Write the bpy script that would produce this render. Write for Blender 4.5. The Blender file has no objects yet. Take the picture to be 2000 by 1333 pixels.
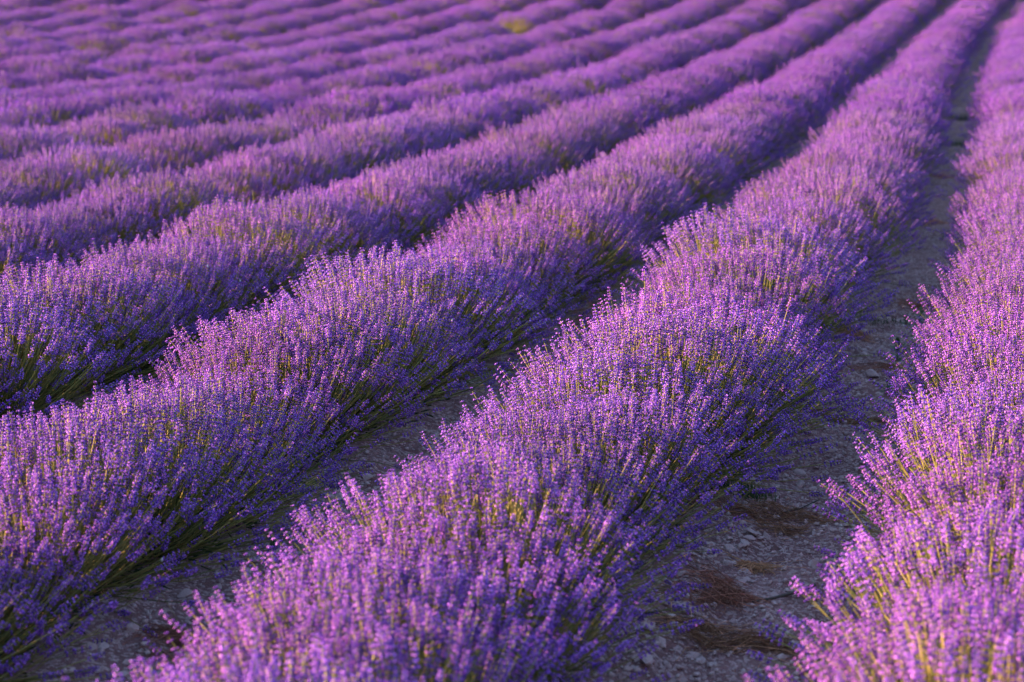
import bpy, bmesh, math, random
import numpy as np
from mathutils import Vector, Matrix

random.seed(7)
rng = np.random.default_rng(11)
scene = bpy.context.scene
COL = scene.collection

# ------------------------------------------------------------------ camera, sky, sun, exposure
CAM_H, PITCH, LENS = 2.06, 0.1883, 72.0
cam_d = bpy.data.cameras.new('camera')
cam_d.sensor_width = 36.0
cam_d.lens = LENS
cam_d.clip_start, cam_d.clip_end = 0.1, 2000.0
cam_d.dof.use_dof = True
cam_d.dof.focus_distance = 8.0
cam_d.dof.aperture_fstop = 3.4
cam = bpy.data.objects.new('camera', cam_d)
cam.location = (0, 0, CAM_H)
cam.rotation_euler = (math.pi / 2 - PITCH, 0, 0)
COL.objects.link(cam)
scene.camera = cam

SUN_EL = math.radians(13.0)
SUN_AZ = math.radians(-100.0)          # clockwise from +Y: the sun stands to the west, a little behind the camera
S = Vector((math.sin(SUN_AZ) * math.cos(SUN_EL), math.cos(SUN_AZ) * math.cos(SUN_EL), math.sin(SUN_EL)))
world = bpy.data.worlds.new('World')
scene.world = world
world.use_nodes = True
wn = world.node_tree
wn.nodes.clear()
sky = wn.nodes.new('ShaderNodeTexSky')
sky.sky_type = 'NISHITA'
sky.sun_disc = False
sky.sun_elevation = SUN_EL
sky.sun_rotation = SUN_AZ
sky.ozone_density = 2.3
bg = wn.nodes.new('ShaderNodeBackground')
bg.inputs['Strength'].default_value = 0.15
wo = wn.nodes.new('ShaderNodeOutputWorld')
wn.links.new(sky.outputs['Color'], bg.inputs['Color'])
wn.links.new(bg.outputs['Background'], wo.inputs['Surface'])

sun_d = bpy.data.lights.new('sun', 'SUN')
sun_d.energy = 4.7
sun_d.angle = math.radians(0.5)
sun_d.color = (1.0, 0.585, 0.37)
sun = bpy.data.objects.new('sun', sun_d)
sun.rotation_euler = S.to_track_quat('Z', 'Y').to_euler()
sun.location = (-20, -5, 12)
COL.objects.link(sun)

scene.view_settings.view_transform = 'Standard'
scene.view_settings.look = 'None'
scene.view_settings.exposure = 1.9
scene.view_settings.gamma = 1.0
scene.view_settings.use_curve_mapping = False
scene.cycles.use_denoising = True
scene.cycles.max_bounces = 4
scene.cycles.diffuse_bounces = 3
scene.cycles.transmission_bounces = 3
scene.cycles.transparent_max_bounces = 4

# ------------------------------------------------------------------ lie of the land and of the rows
ROW_GAP = 1.5          # metres between rows
ROW_C = 0.475           # centre of the broad middle row, measured from the reference line
FX = 2000 * LENS / 36.0
C0, C1, C2, C3 = -2.2439, 0.3172, -0.0367, 0.0052
TEND = 58.0


def curve(t):
    t = np.asarray(t, float)
    q = np.minimum(t, TEND)
    s = q / 10
    x = C0 + 10 * (C1 * s + C2 * s * s + C3 * s ** 3)
    dx = C1 + 2 * C2 * s + 3 * C3 * s * s
    return x + dx * (t - q), dx


def terrain(y):
    y = np.asarray(y, float)
    q = np.clip(y - 5, 0, TEND - 5)
    z = -1.029e-3 * q ** 2 + 2.9359e-5 * q ** 3
    sl = -2.058e-3 * (TEND - 5) + 3 * 2.9359e-5 * (TEND - 5) ** 2
    return z + sl * np.maximum(y - TEND, 0)


def row_u(x, y):
    """signed distance across the rows from the reference line, and the foot parameter"""
    t = np.array(y, float)
    for _ in range(5):
        cx, dx = curve(t)
        t = t + ((x - cx) * dx + (y - t)) / (1 + dx * dx)
    cx, dx = curve(t)
    n = np.sqrt(1 + dx * dx)
    return (x - cx) / n - (y - t) * dx / n, t


def on_row(u, t):
    cx, dx = curve(t)
    n = np.sqrt(1 + dx * dx)
    return cx + u / n, t - u * dx / n


def hsh(ix, iy, seed):
    h = (ix.astype(np.int64) * 374761393 + iy.astype(np.int64) * 668265263 + seed * 974711) & 0x7fffffff
    h = ((h ^ (h >> 13)) * 1274126177) & 0x7fffffff
    return ((h ^ (h >> 16)) & 0xffff) / 65535.0


def noise(x, y, scale, seed=0):
    x = np.asarray(x, float) / scale
    y = np.asarray(y, float) / scale
    ix, iy = np.floor(x), np.floor(y)
    fx, fy = x - ix, y - iy
    fx = fx * fx * (3 - 2 * fx)
    fy = fy * fy * (3 - 2 * fy)
    a, b = hsh(ix, iy, seed), hsh(ix + 1, iy, seed)
    c, d = hsh(ix, iy + 1, seed), hsh(ix + 1, iy + 1, seed)
    return (a * (1 - fx) + b * fx) * (1 - fy) + (c * (1 - fx) + d * fx) * fy - 0.5


def ground_z(x, y):
    x = np.asarray(x, float)
    y = np.asarray(y, float)
    u, t = row_u(x, y)
    w = (u - ROW_C) / ROW_GAP
    p = np.abs(w - np.round(w)) * 2           # 0 on a row, 1 in the middle of a path
    prof = 0.085 * (1 - np.clip((p - 0.25) / 0.5, 0, 1) ** 1.5) - 0.05
    z = terrain(y) + prof
    z = z + 0.05 * noise(x, y, 0.55, 1) + 0.035 * noise(x, y, 0.21, 2) + 0.026 * noise(x, y, 0.09, 3) + 0.017 * noise(x, y, 0.045, 4)
    return z


def pixel_ray(px, py):
    a, b = (px - 1000) / FX, (666.5 - py) / FX
    d = np.array([a, math.cos(PITCH) + b * math.sin(PITCH), -math.sin(PITCH) + b * math.cos(PITCH)])
    return d / np.linalg.norm(d)


def pixel_ground(px, py):
    d = pixel_ray(px, py)
    s = 2.0
    o = np.array([0, 0, CAM_H])
    while s < 120:
        p = o + d * s
        if p[2] < ground_z(p[0], p[1]):
            return p[0], p[1], float(ground_z(p[0], p[1]))
        s += 0.02
    return p[0], p[1], float(ground_z(p[0], p[1]))


def env_height(u):
    """outline of a lavender row across its width"""
    w = (u - ROW_C) / ROW_GAP
    a = abs(w - round(w)) * ROW_GAP
    return 0.56 * math.sqrt(max(0.0, 1 - (a / 0.50) ** 2.2)) if a < 0.5 else -1.0


def pixel_bush(px, py):
    d = pixel_ray(px, py)
    s = 2.0
    o = np.array([0, 0, CAM_H])
    while s < 80:
        p = o + d * s
        u, t = row_u(p[0], p[1])
        if p[2] < terrain(p[1]) + env_height(float(u)):
            return p
        s += 0.02
    return p


def project(p):
    x, y, z = p[0], p[1], p[2] - CAM_H
    dep = y * math.cos(PITCH) - z * math.sin(PITCH)
    up = y * math.sin(PITCH) + z * math.cos(PITCH)
    dep_s = np.where(dep > 0.2, dep, 0.2)
    return 1000 + FX * x / dep_s, 666.5 - FX * up / dep_s, dep


# ------------------------------------------------------------------ materials
def new_mat(name):
    m = bpy.data.materials.new(name)
    m.use_nodes = True
    nt = m.node_tree
    nt.nodes.clear()
    return m, nt, nt.nodes.new('ShaderNodeOutputMaterial')


def tinted(name, attr, base, trans=0.25, rough=0.6, spread=0.25, hue=0.02, spec=0.2):
    """plant tissue: own colour from the mesh, varied a little per plant, partly translucent"""
    m, nt, out = new_mat(name)
    N, L = nt.nodes, nt.links
    if attr:
        at = N.new('ShaderNodeAttribute')
        at.attribute_name = attr
        src = at.outputs['Color']
    else:
        r = N.new('ShaderNodeRGB')
        r.outputs[0].default_value = (*base, 1)
        src = r.outputs[0]
    oi = N.new('ShaderNodeObjectInfo')
    hs = N.new('ShaderNodeHueSaturation')
    mr = N.new('ShaderNodeMapRange')
    mr.inputs['To Min'].default_value = 1 - spread
    mr.inputs['To Max'].default_value = 1 + spread
    L.new(oi.outputs['Random'], mr.inputs['Value'])
    m2 = N.new('ShaderNodeMath'); m2.operation = 'MULTIPLY'; m2.inputs[1].default_value = 7.31
    m3 = N.new('ShaderNodeMath'); m3.operation = 'FRACT'
    m4 = N.new('ShaderNodeMapRange')
    m4.inputs['To Min'].default_value = 0.5 - hue
    m4.inputs['To Max'].default_value = 0.5 + hue
    L.new(oi.outputs['Random'], m2.inputs[0]); L.new(m2.outputs[0], m3.inputs[0]); L.new(m3.outputs[0], m4.inputs['Value'])
    L.new(m4.outputs[0], hs.inputs['Hue'])
    L.new(mr.outputs[0], hs.inputs['Value'])
    L.new(src, hs.inputs['Color'])
    bs = N.new('ShaderNodeBsdfPrincipled')
    bs.inputs['Roughness'].default_value = rough
    bs.inputs['Specular IOR Level'].default_value = spec
    L.new(hs.outputs[0], bs.inputs['Base Color'])
    tr = N.new('ShaderNodeBsdfTranslucent')
    L.new(hs.outputs[0], tr.inputs['Color'])
    mx = N.new('ShaderNodeMixShader')
    mx.inputs[0].default_value = trans
    L.new(bs.outputs[0], mx.inputs[1]); L.new(tr.outputs[0], mx.inputs[2])
    L.new(mx.outputs[0], out.inputs['Surface'])
    return m


def earth(name, dark, light, stone, scale=1.0, bump=1.0):
    m, nt, out = new_mat(name)
    N, L = nt.nodes, nt.links
    tc = N.new('ShaderNodeTexCoord')
    co = tc.outputs['Object']
    n1 = N.new('ShaderNodeTexNoise'); n1.inputs['Scale'].default_value = 3.0 * scale; n1.inputs['Detail'].default_value = 8
    n2 = N.new('ShaderNodeTexNoise'); n2.inputs['Scale'].default_value = 55 * scale; n2.inputs['Detail'].default_value = 4
    vo = N.new('ShaderNodeTexVoronoi'); vo.inputs['Scale'].default_value = 75 * scale
    v2 = N.new('ShaderNodeTexVoronoi'); v2.inputs['Scale'].default_value = 190 * scale
    for n in (n1, n2, vo, v2):
        L.new(co, n.inputs['Vector'])
    r1 = N.new('ShaderNodeValToRGB')
    r1.color_ramp.elements[0].position = 0.3; r1.color_ramp.elements[0].color = (*dark, 1)
    r1.color_ramp.elements[1].position = 0.7; r1.color_ramp.elements[1].color = (*light, 1)
    L.new(n1.outputs[0], r1.inputs[0])
    r2 = N.new('ShaderNodeValToRGB')
    r2.color_ramp.elements[0].position = 0.55; r2.color_ramp.elements[0].color = (0, 0, 0, 1)
    r2.color_ramp.elements[1].position = 0.8; r2.color_ramp.elements[1].color = (1, 1, 1, 1)
    sp = N.new('ShaderNodeSeparateColor')
    L.new(vo.outputs['Color'], sp.inputs[0]); L.new(sp.outputs[0], r2.inputs[0])
    mx = N.new('ShaderNodeMix'); mx.data_type = 'RGBA'
    L.new(r2.outputs[0], mx.inputs[0]); L.new(r1.outputs[0], mx.inputs[6]); mx.inputs[7].default_value = (*stone, 1)
    m5 = N.new('ShaderNodeMix'); m5.data_type = 'RGBA'; m5.blend_type = 'MULTIPLY'; m5.inputs[0].default_value = 0.6
    r3 = N.new('ShaderNodeMapRange'); r3.inputs['To Min'].default_value = 0.55; r3.inputs['To Max'].default_value = 1.35
    L.new(n2.outputs[0], r3.inputs['Value'])
    L.new(mx.outputs[2], m5.inputs[6]); L.new(r3.outputs[0], m5.inputs[7])
    bs = N.new('ShaderNodeBsdfPrincipled')
    bs.inputs['Roughness'].default_value = 0.95
    bs.inputs['Specular IOR Level'].default_value = 0.1
    L.new(m5.outputs[2], bs.inputs['Base Color'])
    ad = N.new('ShaderNodeMath'); ad.operation = 'ADD'
    L.new(vo.outputs['Distance'], ad.inputs[0]); L.new(v2.outputs['Distance'], ad.inputs[1])
    a2 = N.new('ShaderNodeMath'); a2.operation = 'SUBTRACT'
    L.new(n2.outputs[0], a2.inputs[0]); L.new(ad.outputs[0], a2.inputs[1])
    bp = N.new('ShaderNodeBump'); bp.inputs['Strength'].default_value = 0.9 * bump; bp.inputs['Distance'].default_value = 0.012
    L.new(a2.outputs[0], bp.inputs['Height'])
    L.new(bp.outputs[0], bs.inputs['Normal'])
    L.new(bs.outputs[0], out.inputs['Surface'])
    return m


M_FLOWER = tinted('lavender_flower', 'tint', None, trans=0.22, rough=0.6, spread=0.16, hue=0.012, spec=0.25)
M_STEM = tinted('lavender_stem', 'tint', None, trans=0.15, rough=0.5, spread=0.18, hue=0.012, spec=0.3)
M_LEAF = tinted('lavender_leaf', None, (0.05, 0.072, 0.034), trans=0.2, rough=0.7, spread=0.25)
M_STRAW = tinted('dry_straw', 'tint', None, trans=0.1, rough=0.7, spread=0.2)
M_WEED = tinted('weed_leaf', None, (0.07, 0.12, 0.045), trans=0.25, rough=0.5, spread=0.25)
M_GRASS = tinted('grass_blade', None, (0.16, 0.19, 0.05), trans=0.3, rough=0.6, spread=0.25)
M_SHELL = tinted('snail_shell', None, (0.72, 0.68, 0.6), trans=0.05, rough=0.4, spread=0.1)
M_BARK = tinted('grey_bark', None, (0.1, 0.085, 0.075), trans=0.0, rough=0.85, spread=0.2)
M_EARTH = earth('stony_earth', (0.27, 0.14, 0.137), (0.46, 0.26, 0.255), (0.66, 0.45, 0.44))
M_STONE = earth('limestone', (0.54, 0.37, 0.365), (0.74, 0.54, 0.53), (0.72, 0.53, 0.52), 2.5, 0.5)

# ------------------------------------------------------------------ mesh helpers


def mesh_np(name, V, T, mats, tint=None, midx=None):
    V = np.asarray(V, np.float32)
    T = np.asarray(T, np.int32)
    me = bpy.data.meshes.new(name)
    me.vertices.add(len(V))
    me.vertices.foreach_set('co', V.ravel())
    me.loops.add(T.size)
    me.loops.foreach_set('vertex_index', T.ravel())
    me.polygons.add(len(T))
    k = T.shape[1]
    me.polygons.foreach_set('loop_start', np.arange(0, T.size, k, dtype=np.int32))
    me.polygons.foreach_set('loop_total', np.full(len(T), k, np.int32))
    for m in (mats if isinstance(mats, (list, tuple)) else [mats]):
        me.materials.append(m)
    if midx is not None:
        me.polygons.foreach_set('material_index', np.asarray(midx, np.int32))
    if tint is not None:
        at = me.attributes.new('tint', 'FLOAT_COLOR', 'POINT')
        c = np.ones((len(V), 4), np.float32)
        c[:, :3] = tint
        at.data.foreach_set('color', c.ravel())
    me.update(calc_edges=True)
    return me


def obj(name, me, parent=None, loc=(0, 0, 0), rot=(0, 0, 0), sc=1.0):
    o = bpy.data.objects.new(name, me)
    o.location = loc
    o.rotation_euler = rot
    o.scale = (sc, sc, sc) if isinstance(sc, (int, float)) else sc
    if parent is not None:
        o.parent = parent
    COL.objects.link(o)
    return o


def tag(o, label, cat, group=None, kind=None):
    o['label'] = label
    o['category'] = cat
    if group:
        o['group'] = group
    if kind:
        o['kind'] = kind
    return o


class Soup:
    """collects (V, T, colour, material index) pieces"""

    def __init__(self):
        self.v, self.t, self.c, self.m, self.n = [], [], [], [], 0

    def add(self, V, T, c, m=0):
        V = np.asarray(V, float)
        T = np.asarray(T, int)
        self.v.append(V)
        self.t.append(T + self.n)
        c = np.asarray(c, float)
        self.c.append(np.broadcast_to(c, (len(V), 3)))
        self.m.append(np.full(len(T), m))
        self.n += len(V)

    def arrays(self):
        return np.concatenate(self.v), np.concatenate(self.t), np.concatenate(self.c), np.concatenate(self.m)

    def mesh(self, name, mats):
        V, T, c, m = self.arrays()
        return mesh_np(name, V, T, mats, c, m)


def frame(d, up=None):
    """3x3 with columns x, y, z=d; x leans towards up"""
    d = np.asarray(d, float)
    d = d / np.linalg.norm(d)
    u = np.array([0, 0, 1.0]) if up is None else np.asarray(up, float)
    x = u - d * u.dot(d)
    if np.linalg.norm(x) < 1e-4:
        x = np.array([1.0, 0, 0]) - d * d[0]
    x /= np.linalg.norm(x)
    return np.stack([x, np.cross(d, x), d], 1)


def tube(path, r0, r1, sides=3):
    path = np.asarray(path, float)
    n = len(path)
    V, T = [], []
    for i in range(n):
        d = path[min(i + 1, n - 1)] - path[max(i - 1, 0)]
        F = frame(d, (0.3, 0.9, 0.1))
        r = r0 + (r1 - r0) * i / (n - 1)
        for k in range(sides):
            a = 2 * math.pi * k / sides
            V.append(path[i] + r * (math.cos(a) * F[:, 0] + math.sin(a) * F[:, 1]))
    for i in range(n - 1):
        for k in range(sides):
            a, b = i * sides + k, i * sides + (k + 1) % sides
            T += [(a, b, b + sides), (a, b + sides, a + sides)]
    return np.array(V), np.array(T)


# ------------------------------------------------------------------ the ground
def spaced(pts):
    out = []
    for a, b, st in pts:
        out.append(np.arange(a, b, st))
    return np.concatenate(out)


gx = spaced([(-160, -40, 10), (-40, -12, 1.6), (-12, -4, 0.25), (-4, -1.5, 0.08), (-1.5, 4.2, 0.03), (4.2, 8, 0.12), (8, 20, 0.5), (20, 44, 1.5), (44, 165, 10)])
gy = spaced([(-60, 0, 6), (0, 4, 0.25), (4, 10.5, 0.03), (10.5, 17, 0.07), (17, 26, 0.2), (26, 62, 0.6), (62, 100, 3), (100, 320, 10)])
GX, GY = np.meshgrid(gx, gy)
GZ = ground_z(GX, GY)
V = np.stack([GX.ravel(), GY.ravel(), GZ.ravel()], 1)
nx, ny = len(gx), len(gy)
i0 = (np.arange(ny - 1)[:, None] * nx + np.arange(nx - 1)[None, :]).ravel()
Q = np.stack([i0, i0 + 1, i0 + nx + 1, i0 + nx], 1)
me = mesh_np('ground', V, Q, M_EARTH)
me.polygons.foreach_set('use_smooth', np.ones(len(Q), bool))
ground = obj('ground', me)
ground['kind'] = 'structure'
ground['label'] = 'bare stony earth with hollowed paths between the lavender rows'
ground['category'] = 'ground'

# ------------------------------------------------------------------ lavender: one flower stalk
C_BASE = np.array((0.07, 0.024, 0.25))
C_MID = np.array((0.175, 0.045, 0.47))
C_TIP = np.array((0.37, 0.14, 0.66))
C_OPEN = np.array((0.48, 0.19, 0.74))


def floret(s, p, d, L, r, lod, open_):
    F = frame(d)
    tw = rng.uniform(0, 6.28)
    v = rng.uniform(0.75, 1.25)
    k = 4 if lod == 0 else 3
    ring = [F @ np.array([r * math.cos(tw + 2 * math.pi * i / k), r * math.sin(tw + 2 * math.pi * i / k), 0.58 * L]) for i in range(k)]
    V = [p] + [p + q for q in ring] + [p + F[:, 2] * L]
    T = []
    for i in range(k):
        j = (i + 1) % k
        T += [(0, 1 + j, 1 + i), (1 + i, 1 + j, k + 1)]
    c = [C_BASE * v] + [(C_OPEN if open_ else C_MID) * v] * k + [(C_OPEN * 1.1 if open_ else C_TIP) * v]
    s.add(V, T, np.array(c))


def make_stalk(lod):
    """stem and flower head as two soups; the stalk is about half a metre long, rooted at the origin, bending towards +x"""
    L = 0.5
    bend = rng.uniform(0.03, 0.15)
    wob = rng.uniform(-0.02, 0.02)

    def at(t):
        return np.array([bend * (t ** 3) + 0.012 * math.sin(3 * t + wob * 90), wob * t * t, L * t])
    hl = rng.uniform(0.034, 0.06) / L
    st, hd = Soup(), Soup()
    nseg = 4 if lod == 0 else 3 if lod == 1 else 2
    V, T = tube([at(t) for t in np.linspace(0, 1 - 0.2 * hl, nseg + 1)], 0.0025, 0.0016)
    g = rng.uniform(0, 1)
    cs = np.array((0.10, 0.125, 0.032)) * (1 - g) + np.array((0.40, 0.33, 0.095)) * g
    st.add(V, T, cs)
    whorls = {0: rng.integers(4, 7), 1: rng.integers(4, 6), 2: 3}[lod]
    per = {0: 9, 1: 6, 2: 4}[lod]
    ts = list(np.linspace(1 - hl, 1 - 0.08 * hl, whorls))
    if rng.random() < 0.5:
        ts.insert(0, 1 - hl - rng.uniform(0.014, 0.024) / L)
    for wi, t in enumerate(ts):
        p = at(t)
        ax = at(t + 0.01) - at(t - 0.01)
        F = frame(ax)
        f = (t - (1 - hl)) / hl
        size = 1.0 - 0.35 * max(f, 0) if f >= 0 else 0.85
        n = per if f < 0.85 else max(3, per - 2)
        ph = rng.uniform(0, 6.28)
        for q in range(n):
            a = ph + 2 * math.pi * q / n + rng.uniform(-0.25, 0.25)
            el = rng.uniform(0.0, 0.75) + 0.4 * max(f, 0) ** 2
            d = F @ np.array([math.cos(a) * math.cos(el), math.sin(a) * math.cos(el), math.sin(el)])
            op = rng.random() < 0.3
            k = {0: 1.0, 1: 1.15, 2: 1.7}[lod]
            floret(hd, p + d * 0.0015, d, size * k * rng.uniform(0.008, 0.0115), size * k * (0.0037 if op else 0.0029), lod, op)
    return st.arrays(), hd.arrays()


NVAR = 14
STALK = {lod: [make_stalk(lod) for _ in range(NVAR)] for lod in (0, 1, 2)}


def bush_plan(n, spread=80, sparse=False):
    """base, 3x3 frame, scale and stalk variant for every stalk of one bush"""
    lobes = [(rng.uniform(0, 6.28), rng.uniform(0.15, 1.1), rng.uniform(-0.10, 0.13)) for _ in range(7)]
    plan = []
    cmin = math.cos(math.radians(spread))
    while len(plan) < n:
        ct = rng.uniform(cmin, 1)
        th = math.acos(ct)
        if rng.random() < (0.35 * (th / 1.05) ** 2 if th < 1.05 else 0.72):
            continue
        ph = rng.uniform(0, 2 * math.pi)
        d = np.array([math.sin(th) * math.cos(ph), math.sin(th) * math.sin(ph), ct])
        mod = 0.0
        for (la, lt, amp) in lobes:
            ld = np.array([math.sin(lt) * math.cos(la), math.sin(lt) * math.sin(la), math.cos(lt)])
            mod += amp * math.exp(-(1 - ld.dot(d)) / 0.06)
        rb = 0.19 * math.sin(th) * rng.uniform(0.4, 1.1) + 0.03 * rng.random()
        pb = ph + rng.normal(0, 0.25)
        base = np.array([rb * math.cos(pb), rb * math.sin(pb), 0.03 + 0.05 * ct])
        L = (0.462 + 0.035 * math.sin(min(th, 1.57)) ** 2) * (1 + mod) * rng.normal(1, 0.05)
        if rng.random() < 0.18:
            L *= rng.uniform(0.72, 0.92)
        dd = d + rng.normal(0, 0.06, 3)
        dd[2] = max(dd[2], 0.1)
        F = frame(dd)
        if th > 0.75:                       # on the flanks stalks bend any way, the lowest ones droop
            a = rng.normal(0, 0.4 + 0.9 * (th - 0.75))
            ca, sa = math.cos(a), math.sin(a)
            F = F @ np.array([[ca, -sa, 0], [sa, ca, 0], [0, 0, 1]])
        plan.append((base, F, L / 0.5, int(rng.integers(NVAR)), d))
    return plan


def joined(plan, lod, which):
    """all the stems (which=0) or all the flower heads (which=1) of the stalks in a plan"""
    s = Soup()
    for base, F, sc, v, d in plan:
        Vv, T, c, m = STALK[lod][v][which]
        g = rng.uniform(0.86, 1.16)
        s.add((Vv * sc) @ F.T + base, T, c * g)
    return s


def leaf_mound(n, s=None, m=0):
    s = s or Soup()
    for _ in range(n):
        ph, th = rng.uniform(0, 6.28), math.acos(rng.uniform(0.12, 1))
        d = np.array([math.sin(th) * math.cos(ph), math.sin(th) * math.sin(ph), math.cos(th)])
        p = d * np.array([0.34, 0.34, 0.3]) * rng.uniform(0.35, 1.0) + np.array([0, 0, 0.0])
        F = frame(d + rng.normal(0, 0.45, 3))
        L, w = rng.uniform(0.03, 0.06), rng.uniform(0.002, 0.0035)
        V = [(-w, 0, 0), (w, 0, 0), (w * 1.2, 0.004, L * 0.55), (-w * 1.2, 0.004, L * 0.55), (0, 0.012, L)]
        s.add(np.array(V) @ F.T + p, [(0, 1, 2), (0, 2, 3), (3, 2, 4)], (0.1, 0.13, 0.06), m)
    return s


# near bushes: single stalks are parts of their own
SOLO = 190
HEAD0 = []
for i in range(NVAR):
    (Vs, Ts, cs, ms), (Vh, Th, ch, mh) = STALK[0][i]
    HEAD0.append((mesh_np('flower_stalk', Vs, Ts, M_STEM, cs), mesh_np('flower_head', Vh, Th, M_FLOWER, ch)))
NEAR = []
for i in range(4):
    plan = bush_plan(690)
    view = np.array([-0.15, -0.62, 0.78])
    plan.sort(key=lambda q: -(q[4].dot(view) + rng.normal(0, 0.12)))
    solo, rest = plan[:SOLO], plan[SOLO:]
    NEAR.append((solo, joined(rest, 1, 1).mesh('blossoms', M_FLOWER), joined(rest, 1, 0).mesh('stems', M_STEM), leaf_mound(900).mesh('foliage', M_LEAF)))
# bushes in the middle distance: blossoms, stems, foliage
MID = []
for i in range(7):
    n = [690, 650, 720, 600, 670, 560, 420][i]
    plan = bush_plan(n, 82)
    MID.append((joined(plan, 1, 1).mesh('blossoms', M_FLOWER), joined(plan, 1, 0).mesh('stems', M_STEM), leaf_mound(800).mesh('foliage', M_LEAF)))
plan = [q for q in bush_plan(420, 86) if q[4][2] < 0.85 or rng.random() < 0.5]
SPLAYED = (joined([q for i, q in enumerate(plan) if i % 5 > 1], 1, 1).mesh('blossoms', M_FLOWER), joined(plan, 1, 0).mesh('stems', M_STEM), leaf_mound(900).mesh('foliage', M_LEAF))
# far bushes: one mesh each
FAR = []
for i in range(4):
    plan = bush_plan(540, 82)
    s = Soup()
    for base, F, sc, v, d in plan:
        for w in (1, 0):
            Vv, T, c, m = STALK[2][v][w]
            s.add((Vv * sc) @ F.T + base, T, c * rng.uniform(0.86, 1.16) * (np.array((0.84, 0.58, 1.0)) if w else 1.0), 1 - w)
    leaf_mound(300, s, 2)
    FAR.append(s.mesh('lavender_bush', [M_FLOWER, M_STEM, M_LEAF]))

# ------------------------------------------------------------------ where the bushes stand
TUFTS = [(150, 85, 'pale yellow green grass tuft between far rows beside the field corner'), (395, 78, 'yellow green grass tuft in a far gap between lavender rows'),
         (20, 62, 'dark green grass tuft at the outer end of the far rows'), (990, 38, 'yellowish grass tuft near the top of a far row'),
         (1285, 20, 'dark green grass tuft in a notch of the far sloping row'), (490, 98, 'short green tuft showing through a far lavender row'),
         (210, 100, 'low yellow grass patch below a far lavender row'), (735, 128, 'dark grass tuft in a shaded break of a far row')]
TUFT_AT = [pixel_bush(px, py) for px, py, lab in TUFTS]
spots = []
for k in range(-34, 6):
    uc = (k - 3) * ROW_GAP + ROW_C
    t = 2.0 + random.uniform(0, 0.4)
    while t < 80:
        u = uc + random.gauss(0, 0.035)
        x, y = on_row(u, t)
        x, y = float(x), float(y)
        z0 = float(terrain(y))
        px, py, dep = project((x, y, z0 + 0.3))
        dx = float(curve(t)[1])
        sc = random.gauss(1.0, 0.07)
        small = random.random() < (0.03 if k > 0 else 0.07)
        if small:
            sc *= 0.72
        if dep > 1.5:
            mar = 0.55 * FX / float(dep)
            seen = -mar < px < 2000 + mar and -mar < py < 1333 + mar * 0.9
            wide = -2.2 * mar - 100 < px < 2000 + 2 * mar + 100 and -60 - mar < py < 1333 + 2.6 * mar
            if wide and all(math.hypot(x - q[0], (y - q[1]) * 0.6) > 0.38 for q in TUFT_AT):
                spots.append(dict(k=k, t=t, n=0, splay=False, x=x, y=y, dep=float(dep), seen=bool(seen), sc=max(0.6, min(1.16, sc)), px=float(px), py=float(py), small=small))
        t += random.gauss(0.45, 0.04) / math.sqrt(1 + dx * dx)

spots.sort(key=lambda s: (not s['seen'], s['dep']))
ORD = {2: 'second', 1: 'third', 0: 'fourth', -1: 'fifth', -2: 'sixth', -3: 'seventh', -4: 'eighth', -5: 'ninth', -6: 'tenth'}


ARC = float(row_u(*pixel_ground(1480, 1003)[:2])[1])          # straw arc across the wide path
STALK_AT = float(row_u(*pixel_ground(1196, 660)[:2])[1])       # arching dry stalk in the narrow gap
SPLAY = pixel_ground(575, 585)
for k_, mark in ((4, ARC), (3, ARC), (2, STALK_AT), (1, float(row_u(SPLAY[0], SPLAY[1])[1]))):
    row = sorted((s for s in spots if s['k'] == k_ and s['seen']), key=lambda s: s['t'])
    i0 = min(range(len(row)), key=lambda i: abs(row[i]['t'] - mark))
    for i, s in enumerate(row):
        s['n'] = i - i0
        s['splay'] = k_ == 1 and i == i0


def nth(n):
    return '%d%s' % (n, 'th' if 10 < n % 100 < 14 else {1: 'st', 2: 'nd', 3: 'rd'}.get(n % 10, 'th'))


def bush_label(s):
    k = s['k']
    adj = 'small lavender bush' if s['small'] else 'lavender bush'
    if k >= 1:
        row = {4: 'sunlit-flank row', 3: 'shaded-flank row', 2: 'second row', 1: 'third row'}[k]
        mark = {4: 'straw arc', 3: 'straw arc', 2: 'arching stalk', 1: 'splayed bush'}[k]
        grp = {4: 'bushes of the row on the sunlit side of the path', 3: 'bushes of the row on the shaded side of the path', 2: 'lavender bushes of the second row', 1: 'lavender bushes of the third row'}[k]
        n = s['n']
        if n == 0:
            if k == 1:
                return 'splayed lavender bush with bare green stems fanning over the gap', grp
            return '%s in the %s, level with the %s' % (adj, row, mark), grp
        way = 'towards' if n > 0 else 'away from'
        return '%s in the %s, %s from the %s %s the far end' % (adj, row, nth(abs(n)), mark, way), grp
    w = ORD.get(k, 'far')
    return '%s in the %s row counted from the wide stony path' % (adj, w), 'lavender bushes of the %s row' % w


def base_z(x, y):
    return float(ground_z(x, y)) - 0.02


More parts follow.
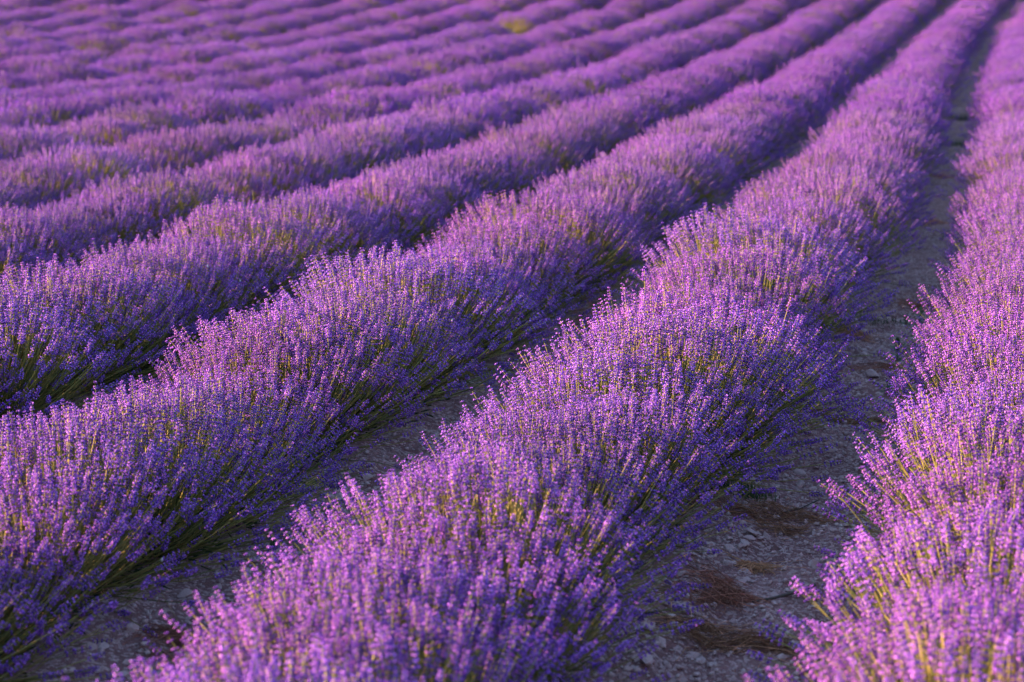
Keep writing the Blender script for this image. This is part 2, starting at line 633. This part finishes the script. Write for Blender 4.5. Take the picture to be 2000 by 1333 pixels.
N_SOLO, N_MID, N_ALL = 11, 210, 300
near_mesh_src = []
rest_pts = []
seen_count = 0
for i, s in enumerate(spots):
    z = base_z(s['x'], s['y'])
    if not s['seen'] or i >= N_ALL:
        rest_pts.append((s['x'], s['y'], z, random.uniform(0, 6.28), s['sc'], random.randrange(4)))
        continue
    label, group = bush_label(s)
    if i < N_SOLO:
        e = obj('lavender_bush', None, None, (s['x'], s['y'], z), (0, 0, random.uniform(-0.5, 0.5)), s['sc'])
        e.empty_display_size = 0.1
        solo, mb, ms, ml = NEAR[i % 4]
        b = obj('blossoms', mb, e); b['kind'] = 'stuff'
        b = obj('stems', ms, e); b['kind'] = 'stuff'
        obj('foliage', ml, e)
        for base, F, sc, v, d in solo:
            M = Matrix(((F[0, 0] * sc, F[0, 1] * sc, F[0, 2] * sc, base[0]), (F[1, 0] * sc, F[1, 1] * sc, F[1, 2] * sc, base[1]), (F[2, 0] * sc, F[2, 1] * sc, F[2, 2] * sc, base[2]), (0, 0, 0, 1)))
            st = bpy.data.objects.new('flower_stalk', HEAD0[v][0])
            st.parent = e
            st.matrix_basis = M
            COL.objects.link(st)
            hd = bpy.data.objects.new('flower_head', HEAD0[v][1])
            hd.parent = st
            COL.objects.link(hd)
    elif i < N_MID:
        e = obj('lavender_bush', None, None, (s['x'], s['y'], z), (random.gauss(0, 0.05), random.gauss(0, 0.05), random.uniform(0, 6.28)), s['sc'])
        e.empty_display_size = 0.1
        mb, ms, ml = SPLAYED if s['splay'] else MID[6 if s['small'] else random.randrange(6)]
        b = obj('blossoms', mb, e); b['kind'] = 'stuff'
        b = obj('stems', ms, e); b['kind'] = 'stuff'
        obj('foliage', ml, e)
    else:
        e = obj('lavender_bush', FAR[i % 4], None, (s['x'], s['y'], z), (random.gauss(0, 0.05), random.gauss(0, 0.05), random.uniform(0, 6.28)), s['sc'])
        if len(near_mesh_src) < 4 and i % 4 == len(near_mesh_src):
            near_mesh_src.append(e)
    tag(e, label, 'lavender bush', group)

# the rest of the field as one mass: instances of four of the bushes above
P = np.array(rest_pts)
me = bpy.data.meshes.new('lavender_field')
me.vertices.add(len(P))
me.vertices.foreach_set('co', P[:, :3].astype(np.float32).ravel())
for nm, ty, col_ in (('turn', 'FLOAT', 3), ('size', 'FLOAT', 4), ('sort', 'INT', 5)):
    a = me.attributes.new(nm, ty, 'POINT')
    a.data.foreach_set('value', P[:, col_].astype(np.int32 if ty == 'INT' else np.float32))
field = obj('distant_lavender', me)
tag(field, 'mass of purple lavender rows rising towards the far end of the field', 'lavender', None, 'stuff')
ng = bpy.data.node_groups.new('plant_bushes', 'GeometryNodeTree')
ng.interface.new_socket('Geometry', in_out='INPUT', socket_type='NodeSocketGeometry')
ng.interface.new_socket('Geometry', in_out='OUTPUT', socket_type='NodeSocketGeometry')
gi, go = ng.nodes.new('NodeGroupInput'), ng.nodes.new('NodeGroupOutput')
jn = ng.nodes.new('GeometryNodeJoinGeometry')


def named(nm, ty):
    n = ng.nodes.new('GeometryNodeInputNamedAttribute')
    n.data_type = ty
    n.inputs[0].default_value = nm
    return n


turn, size, sort = named('turn', 'FLOAT'), named('size', 'FLOAT'), named('sort', 'INT')
cx = ng.nodes.new('ShaderNodeCombineXYZ')
ng.links.new(turn.outputs[0], cx.inputs[2])
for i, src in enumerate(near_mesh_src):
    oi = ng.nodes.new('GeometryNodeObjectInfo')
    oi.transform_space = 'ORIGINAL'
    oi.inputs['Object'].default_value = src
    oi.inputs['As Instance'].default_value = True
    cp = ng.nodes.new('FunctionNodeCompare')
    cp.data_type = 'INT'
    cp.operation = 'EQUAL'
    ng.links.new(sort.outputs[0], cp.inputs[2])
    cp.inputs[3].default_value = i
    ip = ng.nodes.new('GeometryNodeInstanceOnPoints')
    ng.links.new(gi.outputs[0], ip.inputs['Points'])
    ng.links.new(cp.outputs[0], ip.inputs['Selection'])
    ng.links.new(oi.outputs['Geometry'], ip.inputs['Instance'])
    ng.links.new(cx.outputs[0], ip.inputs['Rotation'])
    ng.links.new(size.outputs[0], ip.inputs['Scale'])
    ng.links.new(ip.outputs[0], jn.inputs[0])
ng.links.new(jn.outputs[0], go.inputs[0])
md = field.modifiers.new('plant_bushes', 'NODES')
md.node_group = ng
print('bushes', sum(s['seen'] for s in spots), 'rest', len(rest_pts), 'dep', spots[N_SOLO]['dep'], spots[N_MID]['dep'], spots[N_ALL]['dep'])

# ------------------------------------------------------------------ stones and gravel
def stone_mesh(sub, seed):
    r = random.Random(seed)
    bm = bmesh.new()
    bmesh.ops.create_icosphere(bm, subdivisions=sub, radius=1.0)
    cuts = [(Vector((r.gauss(0, 1), r.gauss(0, 1), r.gauss(0, 1))).normalized(), r.uniform(0.38, 0.8)) for _ in range(9)]
    for v in bm.verts:
        for n, h in cuts:
            d = v.co.dot(n)
            if d > h:
                v.co -= n * (d - h) * 0.95
        v.co *= r.uniform(0.95, 1.05)
        v.co.x *= 1.15
        v.co.z *= 0.6
    me = bpy.data.meshes.new('stone')
    bm.to_mesh(me)
    bm.free()
    me.materials.append(M_STONE)
    return me


STONES = [stone_mesh(2, 40 + i) for i in range(9)]


def put_stone(x, y, r, label, group, sink=0.25):
    z = float(ground_z(x, y))
    o = obj('stone', random.choice(STONES), None, (x, y, z + r * 0.6 * (0.5 - sink)), (random.gauss(0, 0.15), random.gauss(0, 0.15), random.uniform(0, 6.28)),
            (r, r * random.uniform(0.55, 0.95), r * random.uniform(0.75, 1.2)))
    tag(o, label, 'stone', group)


def strip_points(k, n, y0, y1, lo, hi, power=1.0):
    """points on the path beside row k, between lo and hi metres from the row's centre line"""
    out = []
    guard = 0
    while len(out) < n and guard < 100000:
        guard += 1
        t = y0 + (y1 - y0) * random.random() ** power
        u = (k - 3) * ROW_GAP + ROW_C + random.uniform(lo, hi)
        x, y = on_row(u, t)
        x, y = float(x), float(y)
        px, py, dep = project((x, y, float(terrain(y))))
        if 0 < px < 2000 and 0 < py < 1345:
            out.append((x, y))
    return out


for x, y in strip_points(3, 80, 4.4, 8.5, 0.34, 0.62, 1.3):
    put_stone(x, y, random.uniform(0.009, 0.036), 'pale limestone chunk in the bank under the shaded flank beside the wide path', 'stones in the bank of the wide path')
for x, y in strip_points(3, 120, 4.6, 13, 0.55, 1.0, 1.5):
    put_stone(x, y, random.uniform(0.009, 0.027), 'pale limestone pebble lying on the bed of the wide stony path', 'stones on the bed of the wide path')
for x, y in strip_points(2, 40, 5.4, 9.5, 0.32, 0.66, 1.2):
    put_stone(x, y, random.uniform(0.012, 0.035), 'pale limestone chunk in the narrow gap behind the second row from the path', 'stones in the narrow gap between rows')
for px, py, r in ((1690, 653, 0.04), (1706, 737, 0.045), (1622, 882, 0.03), (1752, 830, 0.04), (1585, 1107, 0.035), (1725, 592, 0.022), (1545, 835, 0.03), (1640, 872, 0.022)):
    x, y, z = pixel_ground(px, py)
    put_stone(x, y, r, 'larger whitish stone lying out in the open on the wide stony path', 'larger whitish stones of the wide path', 0.1)

pts = strip_points(3, 9500, 4.3, 15, 0.3, 1.15, 1.6) + strip_points(2, 2200, 4.6, 10, 0.28, 0.9, 1.3) + strip_points(1, 600, 6, 12, 0.28, 0.9, 1.3)
s = Soup()
octv = np.array([(1, 0, 0), (0, 1, 0), (-1, 0, 0), (0, -1, 0), (0, 0, 1), (0, 0, -1)], float)
octt = [(0, 1, 4), (1, 2, 4), (2, 3, 4), (3, 0, 4), (1, 0, 5), (2, 1, 5), (3, 2, 5), (0, 3, 5)]
PX = np.array(pts)
PZ = ground_z(PX[:, 0], PX[:, 1])
for (x, y), z in zip(pts, PZ):
    r = 0.003 + 0.012 * random.random() ** 3
    F = frame(rng.normal(0, 1, 3))
    Vp = (octv * (1 + rng.normal(0, 0.25, (6, 3)))) @ F.T * np.array([r, r, r * 0.7]) + np.array([x, y, z + r * 0.3])
    s.add(Vp, octt, (0.3, 0.27, 0.25))
gravel = obj('gravel', s.mesh('gravel', M_STONE))
tag(gravel, 'fine pale gravel scattered along the bare paths', 'gravel', None, 'stuff')

# ------------------------------------------------------------------ dry straw, sticks, weeds, grass, shells
def straw_clump(px, py, w, h, n, ang, label, tone=1.0, lift=0.05):
    x0, y0, z0 = pixel_ground(px, py)
    dep = float(project((x0, y0, z0))[2])
    W = w / FX * dep / 2
    D = h / FX * dep / 2 * 2.6
    s = Soup()
    bits = [(random.uniform(-0.8, 0.8), random.gauss(0, 0.6), random.uniform(0.12, 0.6), random.gauss(ang, 0.5)) for _ in range(6)]
    for _ in range(n):
        bx, by, bw, ba = random.choice(bits)
        a = ba + random.gauss(0, 0.5) + (random.uniform(0, 3.14) if random.random() < 0.15 else 0)
        cxp = W * (bx + random.gauss(0, bw))
        cyp = D * (by + 0.5 * bx * bx - 0.2 + random.gauss(0, bw * 0.6))
        L = random.uniform(0.04, 0.2)
        pale = random.random() < 0.1
        if pale:
            L *= 1.7
        hgt = abs(random.gauss(0, lift)) * math.exp(-(cxp / W) ** 2)
        cv = random.gauss(0, 0.8)
        path = []
        for q in np.linspace(-0.5, 0.5, 5):
            aa = a + cv * q
            X = x0 + cxp + math.cos(aa) * L * q
            Y = y0 + cyp + math.sin(aa) * L * q
            path.append((X, Y, float(ground_z(X, Y)) + 0.003 + hgt * (1 - 2 * q * q) * 0.8))
        c = np.array((0.52, 0.26, 0.17)) * (1.5 if pale else random.uniform(0.45, 1.4) * tone)
        Vt, Tt = tube(path, 0.0012, 0.0008)
        s.add(Vt - np.array([x0, y0, z0]), Tt, c)
    o = obj('straw_clump', s.mesh('straw_clump', M_STRAW), None, (x0, y0, z0))
    tag(o, label, 'straw')


straw_clump(1480, 1003, 210, 34, 260, 0.0, 'arc of brown dry straw lying right across the wide stony path', 1.0, 0.02)
straw_clump(1385, 1155, 120, 60, 300, -0.5, 'matted nest of grey brown dry grass beside the dark stick', 0.8, 0.03)
straw_clump(1415, 1250, 210, 55, 420, 0.1, 'widest heap of dark dry grass on the path near the flowering overhang', 0.6, 0.03)
straw_clump(1475, 1110, 70, 30, 90, 0.2, 'thin wisp of orange straw next to a rounded stone', 1.3, 0.012)
straw_clump(1662, 650, 80, 26, 150, 0.1, 'orange brown straw patch below the green weeds across the path', 1.3, 0.02)
straw_clump(1785, 598, 70, 22, 110, 0.0, 'small brown straw tuft tucked beneath the sunlit row', 0.9, 0.03)
straw_clump(1720, 720, 90, 26, 130, 0.1, 'loose brown straw around the taller leafy weed', 1.0, 0.015)
straw_clump(1610, 815, 120, 20, 130, 0.0, 'flattened band of straw below the drooping blue flower heads', 0.8, 0.012)
straw_clump(1700, 825, 90, 22, 120, 0.0, 'dark straw lying under the low leafy weed', 0.7, 0.012)
straw_clump(1165, 640, 70, 40, 220, 1.2, 'upright rusty brown dry grass clump in the narrow gap beside the arching stalk', 1.2, 0.07)
straw_clump(1140, 690, 60, 20, 120, 0.3, 'rusty straw on the ground below the arching dry stalk', 1.2, 0.02)
straw_clump(390, 1270, 120, 50, 260, 0.3, 'reddish brown straw litter in the narrow gap by a bent dead twig', 0.9, 0.02)
straw_clump(1840, 345, 50, 10, 80, 0.0, 'rusty straw strip across the far end of the wide path', 1.2, 0.03)
straw_clump(1815, 435, 50, 10, 80, 0.0, 'rusty straw strip halfway along the wide path', 1.2, 0.03)


def weed(px, py, h, n, label):
    x, y, z = pixel_ground(px, py)
    e = obj('weed_plant', None, None, (x, y, z - 0.003), (0, 0, random.uniform(0, 6)))
    e.empty_display_size = 0.05
    Vt, Tt = tube([(0, 0, 0), (0.006, 0, h * 0.5), (0.002, 0.01, h)], 0.003, 0.0015, 5)
    obj('stem', mesh_np('stem', Vt, Tt, M_WEED), e)
    prof = [(0.0, 0.06), (0.25, 0.75), (0.5, 1.0), (0.75, 0.7), (1.0, 0.04)]
    Vl, Tl = [], []
    for i, (a, w) in enumerate(prof):
        zc = -0.25 * a * a
        Vl += [(a, -0.24 * w, zc + 0.06 * w), (a, 0, zc), (a, 0.24 * w, zc + 0.06 * w)]
        if i:
            b = 3 * (i - 1)
            for q in (0, 1):
                Tl += [(b + q, b + 3 + q, b + 4 + q), (b + q, b + 4 + q, b + 1 + q)]
    lm = mesh_np('leaf', Vl, Tl, M_WEED)
    for i in range(n):
        f = (i + 0.5) / n
        L = h * random.uniform(0.55, 0.85) * (1.1 - 0.5 * f)
        obj('leaf', lm, e, (0.004 * f, 0.005 * f, h * f), (random.gauss(0, 0.2), -0.25 - 0.8 * f, i * 2.4 + random.gauss(0, 0.3)), L)
    tag(e, label, 'weed')


weed(1752, 705, 0.10, 11, 'taller green leafy weed standing among stones on the wide path')
weed(1765, 790, 0.11, 12, 'broad leaved green weed at the foot of the sunlit row above a dark hollow')
weed(1732, 775, 0.07, 8, 'low green weed just beside the broad leaved weed')
weed(1795, 634, 0.08, 10, 'dark green weed under the sunlit overhang level with the straw')
weed(1768, 636, 0.06, 9, 'short green weed sprouting from the grassy strip across the path')
weed(1636, 745, 0.05, 7, 'tiny green weed by the drooping blue heads of the shaded flank')
weed(536, 1085, 0.05, 7, 'tiny green weed in the narrow gap near the bent twig')
weed(1780, 662, 0.05, 7, 'tiny weed between pale stones under the sunlit row')
weed(1842, 470, 0.06, 8, 'small weed far along the wide path at the row edge')


def grass_tuft(px, py, h, n, spread, label, mat, bush=False):
    if bush:
        p = pixel_bush(px, py)
        x, y, z = p[0], p[1], float(ground_z(p[0], p[1]))
    else:
        x, y, z = pixel_ground(px, py)
    s = Soup()
    for _ in range(n):
        a, l = random.uniform(0, 6.28), random.uniform(0.0, 0.9)
        bx, by = random.gauss(0, spread), random.gauss(0, spread * 0.6)
        hh = h * random.uniform(0.5, 1.1)
        bz = float(ground_z(x + bx, y + by)) - z - 0.004
        w = 0.002 + 0.004 * h
        V, T = [], []
        for q, f in enumerate((0, 0.4, 0.75, 1.0)):
            r = l * f * f * hh * 0.8
            c = np.array((bx + math.cos(a) * r, by + math.sin(a) * r, bz + hh * f * (1 - 0.3 * l * f)))
            sd = np.array((-math.sin(a), math.cos(a), 0)) * w * (1 - f * 0.95)
            V += [c - sd, c + sd]
            if q:
                b = 2 * (q - 1)
                T += [(b, b + 1, b + 3), (b, b + 3, b + 2)]
        s.add(V, T, (0.2, 0.2, 0.1))
    o = obj('grass_tuft', s.mesh('grass_tuft', mat), None, (x, y, z))
    tag(o, label, 'grass')


grass_tuft(1700, 628, 0.05, 260, 0.14, 'low dark green grass strip crossing the wide path', M_WEED)
grass_tuft(1455, 968, 0.06, 240, 0.05, 'small dark round tuft of grass at the bank of the wide path', M_WEED)
grass_tuft(1905, 235, 0.14, 700, 0.22, 'dark green grass filling the far end of the wide path', M_WEED)
grass_tuft(1890, 285, 0.10, 500, 0.16, 'dark green grass near the rusty straw on the far path', M_WEED)
for px, py, lab in TUFTS:
    grass_tuft(px, py, 0.42, 420, 0.3, lab, M_GRASS, True)


def stick(pix, r0, r1, label, name, mat, lift=0.006, fork=None):
    pts = []
    for (px, py, h) in pix:
        x, y, z = pixel_ground(px, py)
        pts.append(np.array((x, y, z + lift + h)))
    o0 = pts[0].copy()
    s = Soup()
    V, T = tube([p - o0 for p in pts], r0, r1, 5)
    s.add(V, T, (0.3, 0.24, 0.17))
    me_ = s.mesh(name, mat)
    o = obj(name, me_, None, tuple(o0))
    tag(o, label, 'stick')
    return o


stick([(1470, 1180, 0), (1510, 1176, 0.004), (1550, 1170, 0.01), (1592, 1158, 0.02)], 0.004, 0.007, 'dark dry stick lying crosswise on the path beside the grass nest', 'fallen_stick', M_BARK)
stick([(1510, 1010, 0), (1560, 1004, 0.004), (1600, 985, 0.004)], 0.002, 0.003, 'thin brown stick under the arc of straw', 'fallen_stick', M_BARK)
stick([(1690, 832, 0), (1740, 822, 0.006), (1775, 806, 0.004)], 0.004, 0.005, 'dark root like stick under the low leafy weed', 'fallen_stick', M_BARK)


def plant_stalk(px, py, shape, r, label, name, side):
    """a dead stalk standing at a pixel's ground point; shape = offsets in metres"""
    x, y, z = pixel_ground(px, py)
    e = obj(name, None, None, (x, y, z - 0.01))
    e.empty_display_size = 0.05
    s = Soup()
    V, T = tube(shape, r, r * 0.5, 4)
    s.add(V, T, (0.34, 0.25, 0.15))
    obj('stalk', s.mesh('stalk', M_STRAW), e)
    for br in side:
        s = Soup()
        V, T = tube(br, r * 0.6, r * 0.25, 3)
        s.add(V, T, (0.34, 0.24, 0.13))
        obj('blade', s.mesh('blade', M_STRAW), e)
    tag(e, label, 'dry stalk')


plant_stalk(1196, 660, [(0, 0, 0), (-0.004, 0, 0.09), (-0.012, 0, 0.17), (-0.04, 0, 0.235), (-0.075, 0, 0.27)], 0.0028,
            'tall arching dry grass stalk in the narrow gap between two rows', 'dry_grass_stalk',
            [[(-0.004, 0, 0.1), (-0.02, 0, 0.15), (-0.024, 0, 0.12)], [(-0.02, 0, 0.19), (-0.05, 0.01, 0.215), (-0.075, 0.01, 0.2)],
             [(-0.003, 0, 0.06), (0.015, 0, 0.12), (0.02, 0, 0.09)], [(-0.01, 0, 0.14), (-0.045, 0, 0.17), (-0.06, 0, 0.13)]])
plant_stalk(352, 1235, [(0, 0, 0), (-0.01, 0, 0.05), (-0.045, 0, 0.11), (-0.075, 0, 0.18)], 0.0022,
            'thin bent dead twig leaning against dark green lavender stems', 'dead_twig',
            [[(0, 0, 0.0), (-0.03, 0, 0.03), (-0.035, 0, 0.07)]])

# snail shells on the stems
bm = bmesh.new()
bmesh.ops.create_uvsphere(bm, u_segments=10, v_segments=7, radius=1.0)
for v in bm.verts:
    t = (v.co.z + 1) / 2
    v.co.x *= 1 - 0.55 * t
    v.co.y *= 1 - 0.55 * t
    v.co.z *= 1.35
for f in bm.faces:
    f.smooth = True
shell_me = bpy.data.meshes.new('snail_shell')
bm.to_mesh(shell_me)
bm.free()
shell_me.materials.append(M_SHELL)
for px, py in ((346, 607), (469, 548), (405, 520), (356, 559), (451, 604), (355, 627), (210, 757), (332, 688), (883, 625), (873, 719), (1830, 564), (1839, 687), (317, 1093), (464, 1006)):
    p = pixel_bush(px, py)
    o = obj('snail_shell', shell_me, None, tuple(p), (random.gauss(0, 0.4), random.gauss(0, 0.4), random.uniform(0, 6)), 0.0055)
    k = 3 + round((float(row_u(p[0], p[1])[0]) - ROW_C) / ROW_GAP)
    where = {4: 'in the row on the sunlit side of the path', 3: 'in the row on the shaded side of the path', 2: 'in the second row from the path', 1: 'in the third row from the path'}.get(k, 'in a lavender row')
    tag(o, 'tiny white snail shell ' + where, 'snail shell', 'snail shells ' + where)
